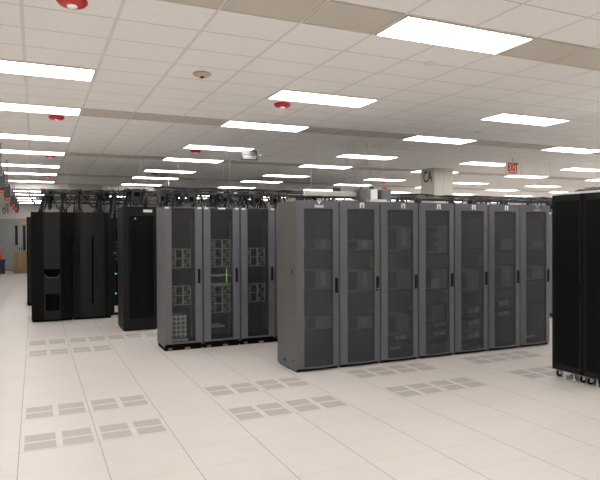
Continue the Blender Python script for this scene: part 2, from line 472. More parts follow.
# ------------------------------------------------------------------ rack equipment (children of a rack; local rack coords, front toward -y)
def eq_box(name, par, x0, x1, z0, z1, m, yf, d=.5, bev=.003):
    return MB().box(x0, x1, yf, yf + d, z0, z1, bev).build(name, m, par)
def eq_ridged(par, x0, x1, z0, z1, yf, led=None):
    mb = MB()
    mb.box(x0, x1, yf + .012, yf + .45, z0, z1)
    n = max(2, round((z1 - z0) / .045)); h = (z1 - z0) / n
    for k in range(n): mb.box(x0, x1, yf, yf + .012, z0 + k * h + .006, z0 + (k + 1) * h - .006, .002)
    o = mb.build('disk_shelf', 'chassis_dark', par)
    if led:
        for z in led: MB().box(x1 - .020, x1 - .008, yf - .006, yf + .001, z - .005, z + .005).build('status_light', 'led', o)
    return o
def eq_ctrl(par, x0, x1, z0, z1, yf, style=0):
    mb = MB(); mb.box(x0, x1, yf, yf + .45, z0, z1, .003)
    o = mb.build('controller', 'chassis', par)
    w = x1 - x0; h = z1 - z0
    MB().box(x0 + w * .16, x0 + w * .46, yf - .004, yf + .002, z0 + h * .08, z1 - h * .06).build('dark_bay', 'deep', o)
    if style == 0:
        m2 = MB()
        for a in (.66, .74): m2.box(x0 + w * a, x0 + w * (a + .055), yf - .005, yf + .002, z0 + h * .2, z1 - h * .1)
        m2.build('card_ejector', 'chassis_pale', o)
    elif style == 1:
        m2 = MB()
        for k in range(3): m2.box(x0 + w * .34, x0 + w * .6, yf - .005, yf + .002, z0 + h * (.07 + k * .32), z0 + h * (.27 + k * .32))
        m2.build('fan_bay', 'deep', o)
    elif style == 2:
        MB().box(x0 + w * .36, x0 + w * .66, yf - .005, yf + .002, z0 + h * .02, z0 + h * .55).build('module', 'chassis_pale', o)
        MB().box(x0 + w * .36, x0 + w * .66, yf - .005, yf + .002, z0 + h * .62, z1).build('display', 'olive', o)
    return o
def eq_server(par, x0, x1, z0, z1, yf, bright=True, off=.5):
    mb = MB().box(x0, x1, yf + .01, yf + .42, z0, z1, .003)
    o = mb.build('server', 'chassis_dark', par)
    w = x1 - x0; h = z1 - z0
    if bright:
        m2 = MB()
        m2.box(x0 + w * off, x0 + w * (off + .16), yf - .002, yf + .011, z0 + h * .2, z1 - h * .15, .002)
        m2.box(x0 + w * (off + .2), x0 + w * (off + .42), yf - .002, yf + .011, z0 + h * .3, z1 - h * .05, .002)
        m2.build('glint_patch', 'silver', o)  # bright silver patches: glints off shiny server parts put into the colour
    return o
def eq_grid(par, x0, x1, z0, z1, yf, rows):
    """shelf of square fan modules in a bare metal frame"""
    o = MB().box(x0, x1, yf + .012, yf + .42, z0, z1).build('power_shelf', 'chassis_dark', par)
    h = (z1 - z0) / rows; w = x1 - x0; t = .008
    fr = MB()
    for k in range(rows + 1): fr.box(x0, x1, yf - .004, yf + .01, z0 + k * h - t / 2, z0 + k * h + t / 2)
    for a in (0, .22, .58, .62, 1): fr.box(x0 + w * a - t / 2, x0 + w * a + t / 2, yf - .004, yf + .01, z0, z1)
    fr.build('frame', 'bare', o)
    fb = MB(); ob = MB()
    for k in range(rows):
        z = z0 + k * h
        fb.lathe([(h * .30, .0), (h * .30, .012), (h * .1, .012)], (x0 + w * .40, yf - .002, z + h / 2), 20, 'y')
        ob.box(x0 + w * .66, x0 + w * .80, yf, yf + .011, z + h * .15, z + h * .45).box(x0 + w * .84, x0 + w * .96, yf, yf + .011, z + h * .5, z + h * .85)
        ob.box(x0 + w * .05, x0 + w * .17, yf, yf + .011, z + h * .2, z + h * .8)
    fb.build('fan', 'deep', o); ob.build('circuit_board', 'olive', o)
    return o

# ------------------------------------------------------------------ row of seven grey mesh-door racks
PX, YF7 = .6200, 6.665
D7, H7 = .63, 2.16
def arch_emblem(par, x, y, z, s=.066):
    w = s * .5
    MB().box(x - w, x - w * .35, y - .003, y + .002, z - w, z + w).box(x + w * .35, x + w, y - .003, y + .002, z - w, z + w).box(x - w * .35, x + w * .35, y - .003, y + .002, z + w * .35, z + w).build('emblem', 'emblem', par)
def word_emblem(par, x, yf, z, m):
    mb = MB()
    mb.extr([(x - .03, z + .055), (x, z + .005), (x + .03, z + .055), (x + .014, z + .055), (x, z + .03), (x - .014, z + .055)], yf(x) - .003, yf(x) + .002)
    mb.build('emblem', m, par)
    mb = MB(); xx = x - .062
    for k, (w, h) in enumerate(((.018, .036), (.012, .026), (.010, .034), (.016, .026), (.016, .026), (.010, .026), (.014, .034))):
        mb.box(xx, xx + w * .38, yf(xx) - .003, yf(xx) + .002, z - .035, z - .035 + h)
        mb.box(xx + w * .62, xx + w, yf(xx) - .003, yf(xx) + .002, z - .035, z - .035 + h)
        mb.box(xx + w * .38, xx + w * .62, yf(xx) - .003, yf(xx) + .002, z - .035 + h * .4, z - .035 + h * .62)
        xx += w + .004
    mb.build('nameplate', m, par)

def grey_rack(k, label):
    W = .607
    t = thing('server_rack', label, 'server rack', (2.970 + PX * (k + .5), YF7 + D7 / 2, 0), 0, 'row of seven grey server racks')
    w, d = W / 2, D7 / 2
    MB().box(-w + .01, w - .01, -d + .025, d - .04, 0, .05).build('plinth', 'deep', t)
    for s in (-1, 1):
        x0, x1 = sorted((s * w, s * (w - .018)))
        sp = MB().box(x0, x1, -d + .012, d, .014, H7, .004).build('side_panel', 'grey_side', t)
        if k == 0 and s == -1:
            MB().lathe([(.02, -.006), (.02, .0), (.012, .001)], (x0, .06, .10), 14, 'x').lathe([(.012, -.006), (.012, 0)], (x0, -.24, .14), 12, 'x').build('screw_hole', 'deep', sp)
            lt = MB()
            lt.box(x0 - .008, x0 + .002, -.21, -.165, 1.22, 1.30, .003)
            lt.build('latch', 'chassis_dark', sp)
    MB().box(-w + .018, w - .018, -d + .012, d, H7 - .02, H7 - .001).build('top_panel', 'grey', t)
    MB().box(-w + .018, w - .018, d - .015, d, .045, H7 - .02).build('rear_panel', 'inner', t)
    MB().box(-w + .018, w - .018, -d + .03, d - .015, .045, .06).build('base_shelf', 'inner', t)
    MB().box(-w + .04, -w + .075, -d + .06, -d + .085, .06, H7 - .02).box(w - .075, w - .04, -d + .06, -d + .085, .06, H7 - .02).build('mounting_rail', 'inner', t)
    # bowed door
    bow = lambda x: -d - .004 - .044 * (1 - (x / w) ** 2)
    sl, z0, z1 = .098, .042, H7 + .006
    fr = MB()
    fr.bowed(-w + .003, -w + sl, z0, z1, bow, .024, 4)
    fr.bowed(w - sl, w - .003, z0, z1, bow, .024, 4)
    fr.bowed(-w + sl, w - sl, H7 - .098, z1, bow, .024, 8)
    fr.bowed(-w + sl, w - sl, z0, z0 + .018, bow, .024, 8)
    door = fr.build('door', 'grey', t)
    bm_ = MB().bowed(-w + sl, w - sl, z0 + .018, H7 - .098, lambda x: bow(x) + .012, .002, 10)
    bm_.build('mesh_screen', 'screen', door)
    hx = w - .047
    hy = bow(hx)
    MB().box(hx - .019, hx + .019, hy - .016, hy + .004, .985, 1.175, .007).build('handle', 'rubber', door)
    MB().lathe([(.008, -.019), (.008, -.014)], (hx, hy, 1.012), 12, 'y').build('lock', 'silver' if k == 1 else 'boxdark', door)
    if k in (0, 6): word_emblem(door, .0, bow, H7 - .048, 'emblem' if k == 0 else 'emblem_dim')
    else: arch_emblem(door, .005 if k != 2 else .03, bow(0), H7 - .045)
    return t
W7 = ['grey server rack at the left end of the seven, with side panel showing',
      'grey server rack second from the left of the seven, arch emblem and bright handle lock',
      'grey server rack third of the seven with cables and drives low behind its mesh',
      'grey server rack in the middle of the seven, beneath the white column',
      'grey server rack fifth of the seven with three bright drives low down',
      'grey server rack sixth of the seven with two white glints low down',
      'grey server rack at the right end of the seven, beside the black rack']
racks7 = [grey_rack(k, W7[k]) for k in range(7)]
EX0, EX1 = -.22, .22
EY = -D7 / 2 + .045
R = racks7
# 1
eq_ctrl(R[0], EX0, EX1, 1.54, 1.67, EY); eq_ridged(R[0], EX0, EX1, 1.30, 1.525, EY, (1.405,))
eq_ctrl(R[0], EX0, EX1, 1.03, 1.28, EY); eq_ridged(R[0], EX0, EX1, .70, 1.015, EY, (.78, .66 + .06)); eq_ctrl(R[0], EX0, EX1, .52, .685, EY, 3)
# 2
eq_ctrl(R[1], EX0, EX1, 1.52, 1.66, EY); eq_ridged(R[1], EX0, EX1, 1.27, 1.50, EY, (1.42, 1.36, 1.31))
eq_ctrl(R[1], EX0, EX1, .98, 1.25, EY); eq_ridged(R[1], EX0, EX1, .66, .96, EY, (.85, .70)); eq_ctrl(R[1], EX0, EX1, .48, .64, EY, 0)
# 3
eq_ctrl(R[2], EX0, EX1, 1.50, 1.84, EY); eq_ridged(R[2], EX0, EX1, 1.26, 1.48, EY, (1.40,)); eq_ctrl(R[2], EX0, EX1, .98, 1.24, EY, 3)
eq_ridged(R[2], EX0, EX1, .68, .96, EY, (.72,)); eq_ctrl(R[2], EX0 + .04, EX1, .36, .62, EY + .05, 3)
eq_server(R[2], EX0 + .04, EX1, .27, .345, EY, True, .35); eq_server(R[2], EX0 + .04, EX1, .14, .20, EY, True, .15)
# 4
eq_ctrl(R[3], EX0, EX1, 1.46, 1.86, EY, 1); eq_ridged(R[3], EX0, EX1, 1.25, 1.44, EY, (1.36,)); eq_ctrl(R[3], EX0, EX1, .96, 1.23, EY, 2)
eq_ridged(R[3], EX0, EX1, .74, .94, EY, (.92, .80)); eq_ctrl(R[3], EX0, EX1, .50, .72, EY + .05, 3)
eq_server(R[3], EX0, EX1, .40, .48, EY, True, .5); eq_server(R[3], EX0, EX1, .27, .36, EY, True, .5); eq_server(R[3], EX0, EX1, .12, .19, EY, False)
# 5
eq_box('blank_panel', R[4], EX0, EX1, 1.45, 1.95, 'chassis_dark', EY); eq_ridged(R[4], EX0, EX1, 1.25, 1.43, EY, (1.38, 1.29)); eq_ctrl(R[4], EX0, EX1, .90, 1.20, EY + .03, 3)
eq_ridged(R[4], EX0, EX1, .70, .88, EY, (.74,))
for z in (.55, .37, .18): eq_server(R[4], EX0, EX1, z, z + .11, EY, True, .48)
eq_server(R[4], EX0, EX1, .08, .14, EY, False)
# 6
eq_ctrl(R[5], EX0, EX1, 1.48, 1.66, EY, 3); eq_ridged(R[5], EX0, EX1, 1.27, 1.45, EY, (1.30,)); eq_ctrl(R[5], EX0, EX1, .92, 1.24, EY, 0)
eq_server(R[5], EX0, EX1, .62, .74, EY, True, .38); eq_server(R[5], EX0, EX1, .48, .57, EY, True, .38)
# 7
eq_ctrl(R[6], EX0, EX1, 1.50, 1.62, EY, 3); eq_ctrl(R[6], EX0, EX1, 1.02, 1.22, EY, 3); eq_ridged(R[6], EX0, EX1, .68, 1.0, EY, None)
eq_server(R[6], EX0, EX1, .12, .17, EY, True, .2)

# ------------------------------------------------------------------ three grey racks of the middle group
PM, YM, DM, HM = .597, 8.725, .56, 2.157
def mid_rack(k, label):
    W = .583
    t = thing('equipment_rack', label, 'server rack', (1.737 + PM * (k + .5), YM + DM / 2, 0), 0, 'three grey racks with see-through doors')
    w, d = W / 2, DM / 2
    pl = MB().box(-w + .01, w - .01, -d + .02, d - .02, 0, .10)
    pl.build('plinth', 'deep', t)
    MB().box(-w + .06, -w + .12, -d + .005, -d + .03, .004, .04).build('cable_grommet', 'cable_grey', t)
    MB().box(.02, .10, -d + .005, -d + .03, .004, .035).build('cable_grommet', 'cardboard', t)
    for s in (-1, 1):
        x0, x1 = sorted((s * w, s * (w - .018)))
        MB().box(x0, x1, -d + .012, d, .06, HM, .004).build('side_panel', 'grey_side', t)
    MB().box(-w + .018, w - .018, -d + .012, d, HM - .02, HM - .001).build('top_panel', 'grey_mid', t)
    MB().box(-w + .018, w - .018, d - .015, d, .06, HM - .02).build('rear_panel', 'inner', t)
    MB().box(-w + .018, w - .018, -d + .03, d - .015, .08, .10).build('base_shelf', 'inner', t)
    sl = .115
    fr = MB().box(-w + .003, -w + sl, -d - .02, -d + .008, .10, HM, .003).box(w - sl, w - .003, -d - .02, -d + .008, .10, HM, .003)
    fr.box(-w + sl, w - sl, -d - .016, -d + .006, HM - .014, HM).box(-w + sl, w - sl, -d - .016, -d + .006, .10, .125)
    door = fr.build('door', 'grey_mid', t)
    MB().box(-w + sl, w - sl, -d - .008, -d - .006, .125, HM - .014).build('mesh_screen', 'screen_open', door)
    hx = w - .055
    MB().box(hx - .019, hx + .019, -d - .036, -d - .018, 1.00, 1.22, .007).build('handle', 'rubber', door)
    for x in ((-w + .05, w - .045) if k != 1 else (-w + .05, .0, w - .045)):
        hw = .032 if x else .06
        MB().box(x - hw, x + hw, -d - .022, -d - .0195, HM - .028, HM - .003).build('paper_label', 'label', door)
    return t
LM = ['grey rack at the left of three, bright silver honeycomb box at its bottom',
      'grey rack in the middle of three, with a lime-green light strip inside',
      'grey rack at the right of three, partly hidden by the nearer grey row']
RM = [mid_rack(k, LM[k]) for k in range(3)]
ym = -DM / 2 + .05
eq_grid(RM[0], -.17, .12, 1.24, 1.52, ym, 2); eq_grid(RM[0], -.17, .12, .68, .96, ym, 2)
MB().box(-.18, .06, ym, ym + .3, .19, .52, .004).build('honeycomb_unit', 'honeycomb', RM[0])
MB().box(-.16, .08, ym, ym + .25, .125, .16, .003).build('tray', 'chassis_pale', RM[0])
eq_grid(RM[1], -.16, .15, 1.24, 1.66, ym, 3); eq_grid(RM[1], -.16, .15, .53, .94, ym, 3)
for z in (1.10, .965): MB().box(-.18, .17, ym - .01, ym + .3, z - .008, z + .008).build('shelf', 'chassis_pale', RM[1])
MB().box(.085, .10, ym - .012, ym, .99, 1.21).build('light_strip', 'led_bar', RM[1])
MB().box(-.16, .06, ym - .01, ym + .3, .30, .32).build('shelf', 'chassis_pale', RM[1])
eq_grid(RM[2], -.17, .13, 1.24, 1.52, ym, 2); eq_grid(RM[2], -.17, .13, .67, .95, ym, 2)
for k, (z0, z1) in enumerate(((.2, 1.95), (.2, 1.95), (.2, 1.95))):
    mb = MB()
    for q in range(5):
        x = .125 + .018 * q
        mb.tube([(x + .008 * math.sin(z * 6 + q * 1.7 + k), ym + .02 + .012 * math.cos(z * 5 + q), z) for z in [z0 + (z1 - z0) * a / 16 for a in range(17)]], .007, 5)
    mb.build('cable_loom', 'cable_grey', RM[k])

# ------------------------------------------------------------------ black racks
def black_rack(label, x0, y0, w, d, h, labelled=True):
    t = thing('black_rack', label, 'server rack', (x0 + w / 2, y0 + d / 2, 0))
    a, b = w / 2, d / 2
    MB().box(-a + .01, a - .01, -b + .02, b - .02, 0, .05).build('plinth', 'deep', t)
    MB().box(-a, -a + .02, -b + .012, b, .03, h - .02, .004).box(a - .02, a, -b + .012, b, .03, h - .02, .004).box(-a + .02, a - .02, b - .02, b, .03, h - .02).build('body', 'black_soft', t)
    MB().box(-a, a, -b + .0, b, h - .022, h, .004).build('top_panel', 'black_soft', t)
    fr = MB().box(-a, -a + .10, -b - .012, -b + .01, .03, h - .024, .004).box(a - .06, a, -b - .012, -b + .01, .03, h - .024, .004)
    fr.box(-a + .10, a - .06, -b - .012, -b + .01, h - .17, h - .024, .004).box(-a + .10, a - .06, -b - .012, -b + .01, .03, .22, .004)
    door = fr.build('door', 'black_soft', t)
    MB().box(-a + .10, a - .06, -b - .004, -b, .22, h - .17).build('glass_pane', 'glass_dark', door)
    MB().box(-a + .25, -a + .45, -b + .10, -b + .5, 1.05, h - .25).box(-a + .25, -a + .45, -b + .10, -b + .5, .3, .98).build('cabinet_insert', 'chassis_dark', t)
    if labelled:
        MB().box(.06, .22, -b - .015, -b - .0115, h - .10, h - .05).build('paper_label', 'label', door)
        MB().lathe([(.016, -.006), (.016, 0), (.008, .001)], (-.085, -b - .012, h - .215), 14, 'y').build('lock', 'silver', door)
    else:
        MB().lathe([(.016, -.006), (.016, 0), (.008, .001)], (-.22, -b - .012, 1.35), 14, 'y').build('lock', 'silver', door)
    return t
black_rack('black glass-doored rack with a white paper label, left of the grey racks', 1.442, 10.865, .605, .75, 2.25)
tD = black_rack('dark rack with two green lights set back between black cabinets', 1.50, 13.2, .60, .9, 2.10, False)
mo = MB()
for z in (1.55, 1.46, 1.37, 1.28, 1.19): mo.box(-.20, .20, -.466, -.452, z, z + .055, .003)
mo.build('module', 'chassis_dark', tD)
MB().box(-.215, -.19, -.470, -.46, .885, .91).build('status_light', 'led_teal', tD)
MB().box(-.215, -.19, -.470, -.46, .455, .48).build('status_light', 'led_teal', tD)
MB().box(-.235, -.16, -.47, -.455, .06, .20).build('paper_label', 'chassis_pale', tD)
black_rack('far black rack glimpsed between the grey row and the right-hand black racks', 14.25, 13.1, .62, 1.0, 2.25, False)

# right-hand pair on casters, doors toward -x
def caster_rack(label, yc, k):
    w, d, h = .425, .95, 2.22
    t = thing('caster_rack', label, 'server rack', (5.72 + d / 2, yc, 0), -PI / 2, 'black racks on casters at the right')
    a, b = w / 2, d / 2     # local: front toward -y
    z0 = .095
    MB().box(-a, a, -b + .02, b, z0, h - .026, .005).build('body', 'black', t)
    MB().box(-a - .004, a + .004, -b - .004, b, h - .026, h, .003).build('top_trim', 'top_lip', t)
    fr = MB()
    fr.box(-a, a, -b, -b + .02, z0, h - .03, .004)
    door = fr.build('door', 'black_soft', t)
    ins = MB().box(-a + .045, a - .045, -b - .006, -b + .002, z0 + .07, h - .10, .003)
    ins.build('door_panel', 'black', door)
    gv = MB().box(-a + .012, -a + .02, -b - .004, -b + .002, z0 + .01, h - .02).box(a - .02, a - .012, -b - .004, -b + .002, z0 + .01, h - .02)
    gv.build('edge_groove', 'deep', door)
    MB().box(a - .04, a - .022, -b - .016, -b - .003, 1.0, 1.16, .004).build('handle', 'rubber', door)
    for sx in (-1, 1):
        for sy in (-1, 1):
            cx_, cy_ = sx * (a - .045), sy * (b - .06)
            fk = MB().box(cx_ - .028, cx_ + .028, cy_ - .028, cy_ + .028, z0 - .012, z0).box(cx_ - .024, cx_ - .020, cy_ - .02, cy_ + .03, .03, z0 - .012).box(cx_ + .020, cx_ + .024, cy_ - .02, cy_ + .03, .03, z0 - .012)
            cs = fk.build('caster', 'silver', t)
            MB().lathe([(.012, -.017), (.036, -.015), (.040, -.008), (.040, .008), (.036, .015), (.012, .017)], (cx_, cy_ + .012, .040), 24, 'x').build('wheel', 'rubber', cs)
    for sx in (-1, 1):
        lf = MB().tube([(sx * (a - .15), -b + .05, z0 + .01), (sx * (a - .15), -b + .05, .02)], .008, 8).lathe([(.022, 0), (.022, .012), (.01, .018)], (sx * (a - .15), -b + .05, .004), 16)
        lf.build('levelling_foot', 'silver', t)
    return t
caster_rack('black rack on casters at the right edge, the farther one beside the grey row', 4.965, 0)
caster_rack('black rack on casters cut off by the right edge of the picture', 4.528, 1)
mb = MB()
for q in range(7):
    y0 = 4.36 + .03 * q
    mb.tube([(5.95 + .03 * q, 4.40 + .09 * s_ + .01 * math.sin(q + s_), 2.235 + .006 * q + .014 * abs(math.sin(s_ * 1.3 + q))) for s_ in range(8)], .013, 6)
tag(mb.build('cable_bundle', 'cable'), 'black cables lying on top of the right-hand black racks', 'cables')

# tall storage cabinets at the left
def storage_a():
    t = thing('storage_cabinet', 'tall black storage cabinet with a handle notch, leftmost of the black cabinets', 'storage cabinet', (.315, 13.2, 0), 0, 'faceted black storage cabinets')
    h, b = 2.22, .4
    MB().box(-.375, .375, -b + .02, b, 0, .05).build('plinth', 'deep', t)
    MB().box(-.385, .385, -b, b, .05, h - .012, .004).build('body', 'black', t)
    MB().prism([(-.385, -b - .0005), (-.385, -b - .03), (-.155, -b - .10), (-.155, -b - .0005)], .05, h - .02).build('side_wing', 'black', t)
    MB().prism([(.155, -b - .0005), (.155, -b - .10), (.215, -b - .085), (.385, -b - .01), (.385, -b - .0005)], .05, h - .02).build('side_wing', 'black_gloss', t)
    yb, yf = -b - .001, -b - .115
    x0, x1 = -.155, .155
    fr = MB()
    fr.box(x0, x1, yf, yb, 1.06, h - .015, .004)
    fr.box(x0, x1, yf, yb, .05, .22).box(x0, x1, yf, yb, .56, .88)
    fr.box(x0, x0 + .03, yf, yb, .22, .56).box(x1 - .02, x1, yf, yb, .22, .56)
    fr.extr([(x0, .88), (x0 + .07, .88), (x0 + .01, .95), (x0, .95)], yf, yb).extr([(x1, .88), (x1, .95), (x1 - .01, .95), (x1 - .06, .88)], yf, yb)
    p = fr.build('front_panel', 'black_soft', t)
    MB().box(x0, x1, -b - .03, -b - .002, .88, 1.06).build('handle_recess', 'deep', p)
    MB().extr([(x0 + .012, .95), (x0 + .072, .882), (x1 - .062, .882), (x1 - .012, .95), (x1 - .02, .95), (x1 - .066, .894), (x0 + .076, .894), (x0 + .02, .95)], yf - .004, -b - .04).build('notch_lip', 'lip', p)
    MB().box(x0 + .03, x1 - .02, -b - .02, -b - .002, .22, .56).build('lower_recess', 'deep', p)
    return t
storage_a()
def storage_b():
    t = thing('storage_cabinet', 'tall black storage cabinet with a vertical slot down its front', 'storage cabinet', (1.085, 13.2, 0), 0, 'faceted black storage cabinets')
    h, b = 2.22, .4
    MB().box(-.365, .365, -b + .02, b, 0, .05).build('plinth', 'deep', t)
    MB().box(-.375, .375, -b, b, .05, h - .012, .004).build('body', 'black', t)
    for z0, z1 in ((.05, 1.14), (1.16, 1.62), (1.64, h - .02)):
        o = .02 if 1.1 < z0 < 1.3 else .0
        MB().prism([(-.375, -b - .0005), (-.375, -b - .02), (-.30, -b - .06), (-.235, -b - .075 + o), (-.235, -b - .0005)], z0, z1).build('side_wing', 'black_gloss', t)
        MB().prism([(.235, -b - .0005), (.235, -b - .075 + o), (.30, -b - .055), (.375, -b - .01), (.375, -b - .0005)], z0, z1).build('side_wing', 'black_gloss', t)
    fr = MB()
    bow = lambda x: -b - .085 - .03 * (1 - (x / .235) ** 2)
    fr.bowed(-.235, -.02, .05, h - .015, bow, .08, 6).bowed(.02, .235, .05, h - .015, bow, .08, 6)
    fr.bowed(-.02, .02, .05, .32, bow, .08, 2).bowed(-.02, .02, 1.72, h - .015, bow, .08, 2)
    p = fr.build('front_panel', 'black_soft', t)
    MB().box(-.02, .02, -b - .07, -b - .002, .32, 1.72).build('slot', 'deep', p)
    return t
storage_b()
bc = thing('black_cabinet', 'plain black cabinet half hidden behind the leftmost storage cabinet', 'cabinet', (.16, 16.25, 0))
MB().box(-.33, .33, -.40, .4, 0, .05).build('plinth', 'deep', bc)
MB().box(-.34, .34, -.42, .42, .05, 2.19, .006).build('body', 'black', bc)
MB().box(-.32, .32, -.44, -.421, .08, 2.16, .004).build('door', 'black_soft', bc)
MB().box(.22, .26, -.46, -.44, 1.0, 1.3, .004).build('handle', 'rubber', bc)

# unseen racks and cabinets added behind the front rows to darken the far ceiling
plain = mid_rack(3, 'unseen grey rack added behind the row of seven')
plain['group'] = 'unseen grey racks added behind the row of seven'
for k in range(4, 15):
    dup(plain, (1.737 + PM * (k + .5), YM + DM / 2, 0), 'unseen grey rack added behind the row of seven')
first = True
for y, xs, n in ((13.7, 2.50, 12), (16.25, .86, 15), (19.6, .20, 16), (22.6, .20, 16), (25.6, .20, 16)):
    for k in range(n):
        o = dup(bc, (xs + .69 * k, y, 0), 'plain black cabinet added in the unseen rows behind the front racks')
        o['group'] = 'unseen black cabinets added in the rows behind'

# ------------------------------------------------------------------ overhead trays and cables
def ladder(label, x0, x1, y, z, wid=.30, hang=3):
    t = thing('cable_ladder', label, 'cable tray', ((x0 + x1) / 2, y, z), 0, 'overhead cable ladders')
    L = (x1 - x0) / 2
    for s in (-1, 1):
        MB().box(-L, L, s * wid / 2 - .006, s * wid / 2 + .006, -.014, .014, .002).build('side_rail', 'tray', t)
    mb = MB(); n = int(2 * L / .23)
    for k in range(n + 1):
        x = -L + .02 + (2 * L - .04) * k / n
        mb.box(x - .012, x + .012, -wid / 2, wid / 2, -.012, .008)
    mb.build('rungs', 'tray', t)
    for k in range(hang):
        x = -L + 2 * L * (k + .5) / hang
        MB().tube([(x, -wid / 2, 0), (x, -wid / 2, HC - z)], .003, 6).build('hanger', 'white_metal', t)
        MB().tube([(x, wid / 2, 0), (x, wid / 2, HC - z)], .003, 6).build('hanger', 'white_metal', t)
    return t
def drape(p0, p1, sag, n=9, j=.0):
    p0, p1 = Vector(p0), Vector(p1)
    out = []
    for k in range(n):
        a = k / (n - 1)
        q = p0.lerp(p1, a); q.z -= sag * 4 * a * (1 - a)
        q += Vector((random.uniform(-j, j), random.uniform(-j, j), random.uniform(-j, j) * .5))
        out.append(q)
    return out
def on_tray(label, x0, x1, y, z, n, wid=.24):
    mb = MB()
    for q in range(n):
        yy = y - wid / 2 + wid * random.random(); zz = z + .022 + .05 * random.random()
        mb.mi = random.choice((0, 0, 0, 0, 1, 2))
        k = int((x1 - x0) / .22)
        mb.tube([(x0 + (x1 - x0) * a / k, yy + random.uniform(-.03, .03), zz + random.uniform(-.012, .03)) for a in range(k + 1)], random.uniform(.007, .014), 5)
    return tag(mb.build('cable_run', ['cable', 'cable_grey', 'cable_blue']), label, 'cables', 'cables lying along the trays')
def bundle(label, x, y, zt, zb, n, spread, group, loops=True, lean=0.):
    mb = MB()
    for q in range(n):
        mb.mi = random.choice((0, 0, 0, 0, 1, 1, 2))
        xt = x + random.uniform(-spread, spread) * .6; xb = x + lean + random.uniform(-spread, spread)
        yt = y + random.uniform(-.13, .13); yb = y + random.uniform(-.16, .16)
        r = random.uniform(.007, .014)
        if loops and q % 3 == 0:
            pts = drape((xt, yt, zt + .05), (xb + random.choice((-1, 1)) * .2, yb, zt + .04), random.uniform(.12, max(.13, zt - zb)), 11, .012)
        else:
            mid = ((xt + xb) / 2 + random.uniform(-.09, .09), (yt + yb) / 2, (zt + zb) / 2)
            a = Vector((xt, yt, zt + .05)); c = Vector((xb, yb, zb)); m_ = Vector(mid)
            pts = [a * (1 - s) ** 2 + m_ * 2 * s * (1 - s) + c * s * s for s in [k / 8 for k in range(9)]]
        mb.tube(pts, r, 5)
    return tag(mb.build('cable_bundle', ['cable', 'cable_grey', 'cable_blue']), label, 'cables', group)
def plug_box(label, x, y, ztop, w, h, m='boxdark'):
    t = thing('power_box', label, 'power box', (x, y, ztop), 0, 'dark power boxes under the cable ladder')
    MB().box(-w / 2, w / 2, -.06, .06, -h, 0, .005).build('housing', m, t)
    MB().box(-w * .3, w * .3, -.075, -.06, -h * .8, -h * .35, .004).build('socket', 'deep', t)
    return t

ZT = 2.40
ladder('dark cable ladder above the three grey racks and behind the row of seven', 1.72, 11.2, 9.30, ZT, .34, 4)
on_tray('black cables lying along the ladder above the grey racks', 1.72, 11.2, 9.30, ZT, 6)
places = ['above the left edge of the three grey racks', 'above the left grey rack door', 'above the gap between left and middle grey racks', 'above the middle grey rack label',
          'above the gap between middle and right grey racks', 'above the right grey rack door', 'above the right end of the three grey racks']
for k, x in enumerate((1.86, 2.10, 2.38, 2.66, 2.93, 3.20, 3.46)):
    bundle('tangled black cables hanging from the ladder ' + places[k], x, 9.26, ZT, 2.16, 15, .13, 'cables dropping into the grey racks')
pos2 = ['over the left end of the row of seven', 'over the first rack of the seven', 'over the second rack of the seven', 'over the third rack of the seven', 'just left of the column base above the racks', 'just right of the column above the racks',
        'over the fifth rack of the seven', 'over the sixth rack of the seven', 'over the seventh rack of the seven', 'over the far right end of the row of seven']
for k, x in enumerate((3.85, 4.35, 4.85, 5.5, 6.3, 7.5, 8.2, 8.9, 9.6, 10.3)):
    bundle('black cables looping from the ladder ' + pos2[k], x, 9.28, ZT, 2.16, 11, .22, 'cables looping behind the row of seven')
pb = ['on the left end of the ladder over the three grey racks', 'between left and middle grey racks', 'over the middle grey rack', 'over the right grey rack',
      'behind the left corner of the row of seven', 'behind the first rack of the seven', 'left of the column behind the racks', 'right of the column behind the racks', 'over the sixth rack of the seven', 'over the last rack of the seven']
for k, x in enumerate((1.80, 2.25, 2.80, 3.34, 3.66, 4.15, 6.6, 7.9, 8.7, 10.0)):
    plug_box('dark power box ' + pb[k], x, 9.12, ZT - .015, .11 if k % 2 else .085, .15)
# trays over the black cabinets at the left
ladder('dark cable ladder over the black storage cabinets at the left', .12, 3.4, 13.25, 2.63, .34, 3)
on_tray('black cables lying on the ladder over the storage cabinets', .12, 3.4, 13.25, 2.63, 5)
ladder('farther dark cable ladder behind the storage cabinets', .1, 4.0, 16.2, 2.66, .34, 3)
on_tray('black cables on the farther ladder behind the storage cabinets', .1, 4.0, 16.2, 2.66, 4)
ladder('low dark cable ladder right above the storage cabinets', .35, 3.0, 13.65, 2.44, .2, 2)
bundle('thick black cable bundle slanting down onto the leftmost storage cabinet', .27, 13.2, 2.63, 2.222, 34, .06, 'cables above the storage cabinets', True, -.14)
bundle('black cables dropping onto the right side of the leftmost storage cabinet', .56, 13.3, 2.63, 2.222, 14, .08, 'cables above the storage cabinets')
bundle('black cables dropping onto the left side of the slotted storage cabinet', .86, 13.3, 2.63, 2.222, 18, .10, 'cables above the storage cabinets')
bundle('black cables dropping onto the right side of the slotted storage cabinet', 1.28, 13.3, 2.63, 2.222, 32, .12, 'cables above the storage cabinets')
bundle('black cables dropping into the gap beside the slotted storage cabinet', 1.62, 13.5, 2.63, 2.10, 20, .10, 'cables above the storage cabinets')
plug_box('dark power box at the left of the storage cabinet ladder', .30, 13.05, 2.69, .12, .14)
plug_box('dark power box above the slotted storage cabinet', 1.40, 13.05, 2.69, .13, .16)
plug_box('dark power box above the joint of the storage cabinets', .86, 13.05, 2.70, .1, .12)
ladder('short dark cable ladder over the black labelled rack', 1.45, 3.0, 11.4, 2.56, .34, 2)
bundle('black cables dropping into the black labelled rack, left bunch', 1.60, 11.35, 2.56, 2.252, 16, .08, 'cables above the black labelled rack')
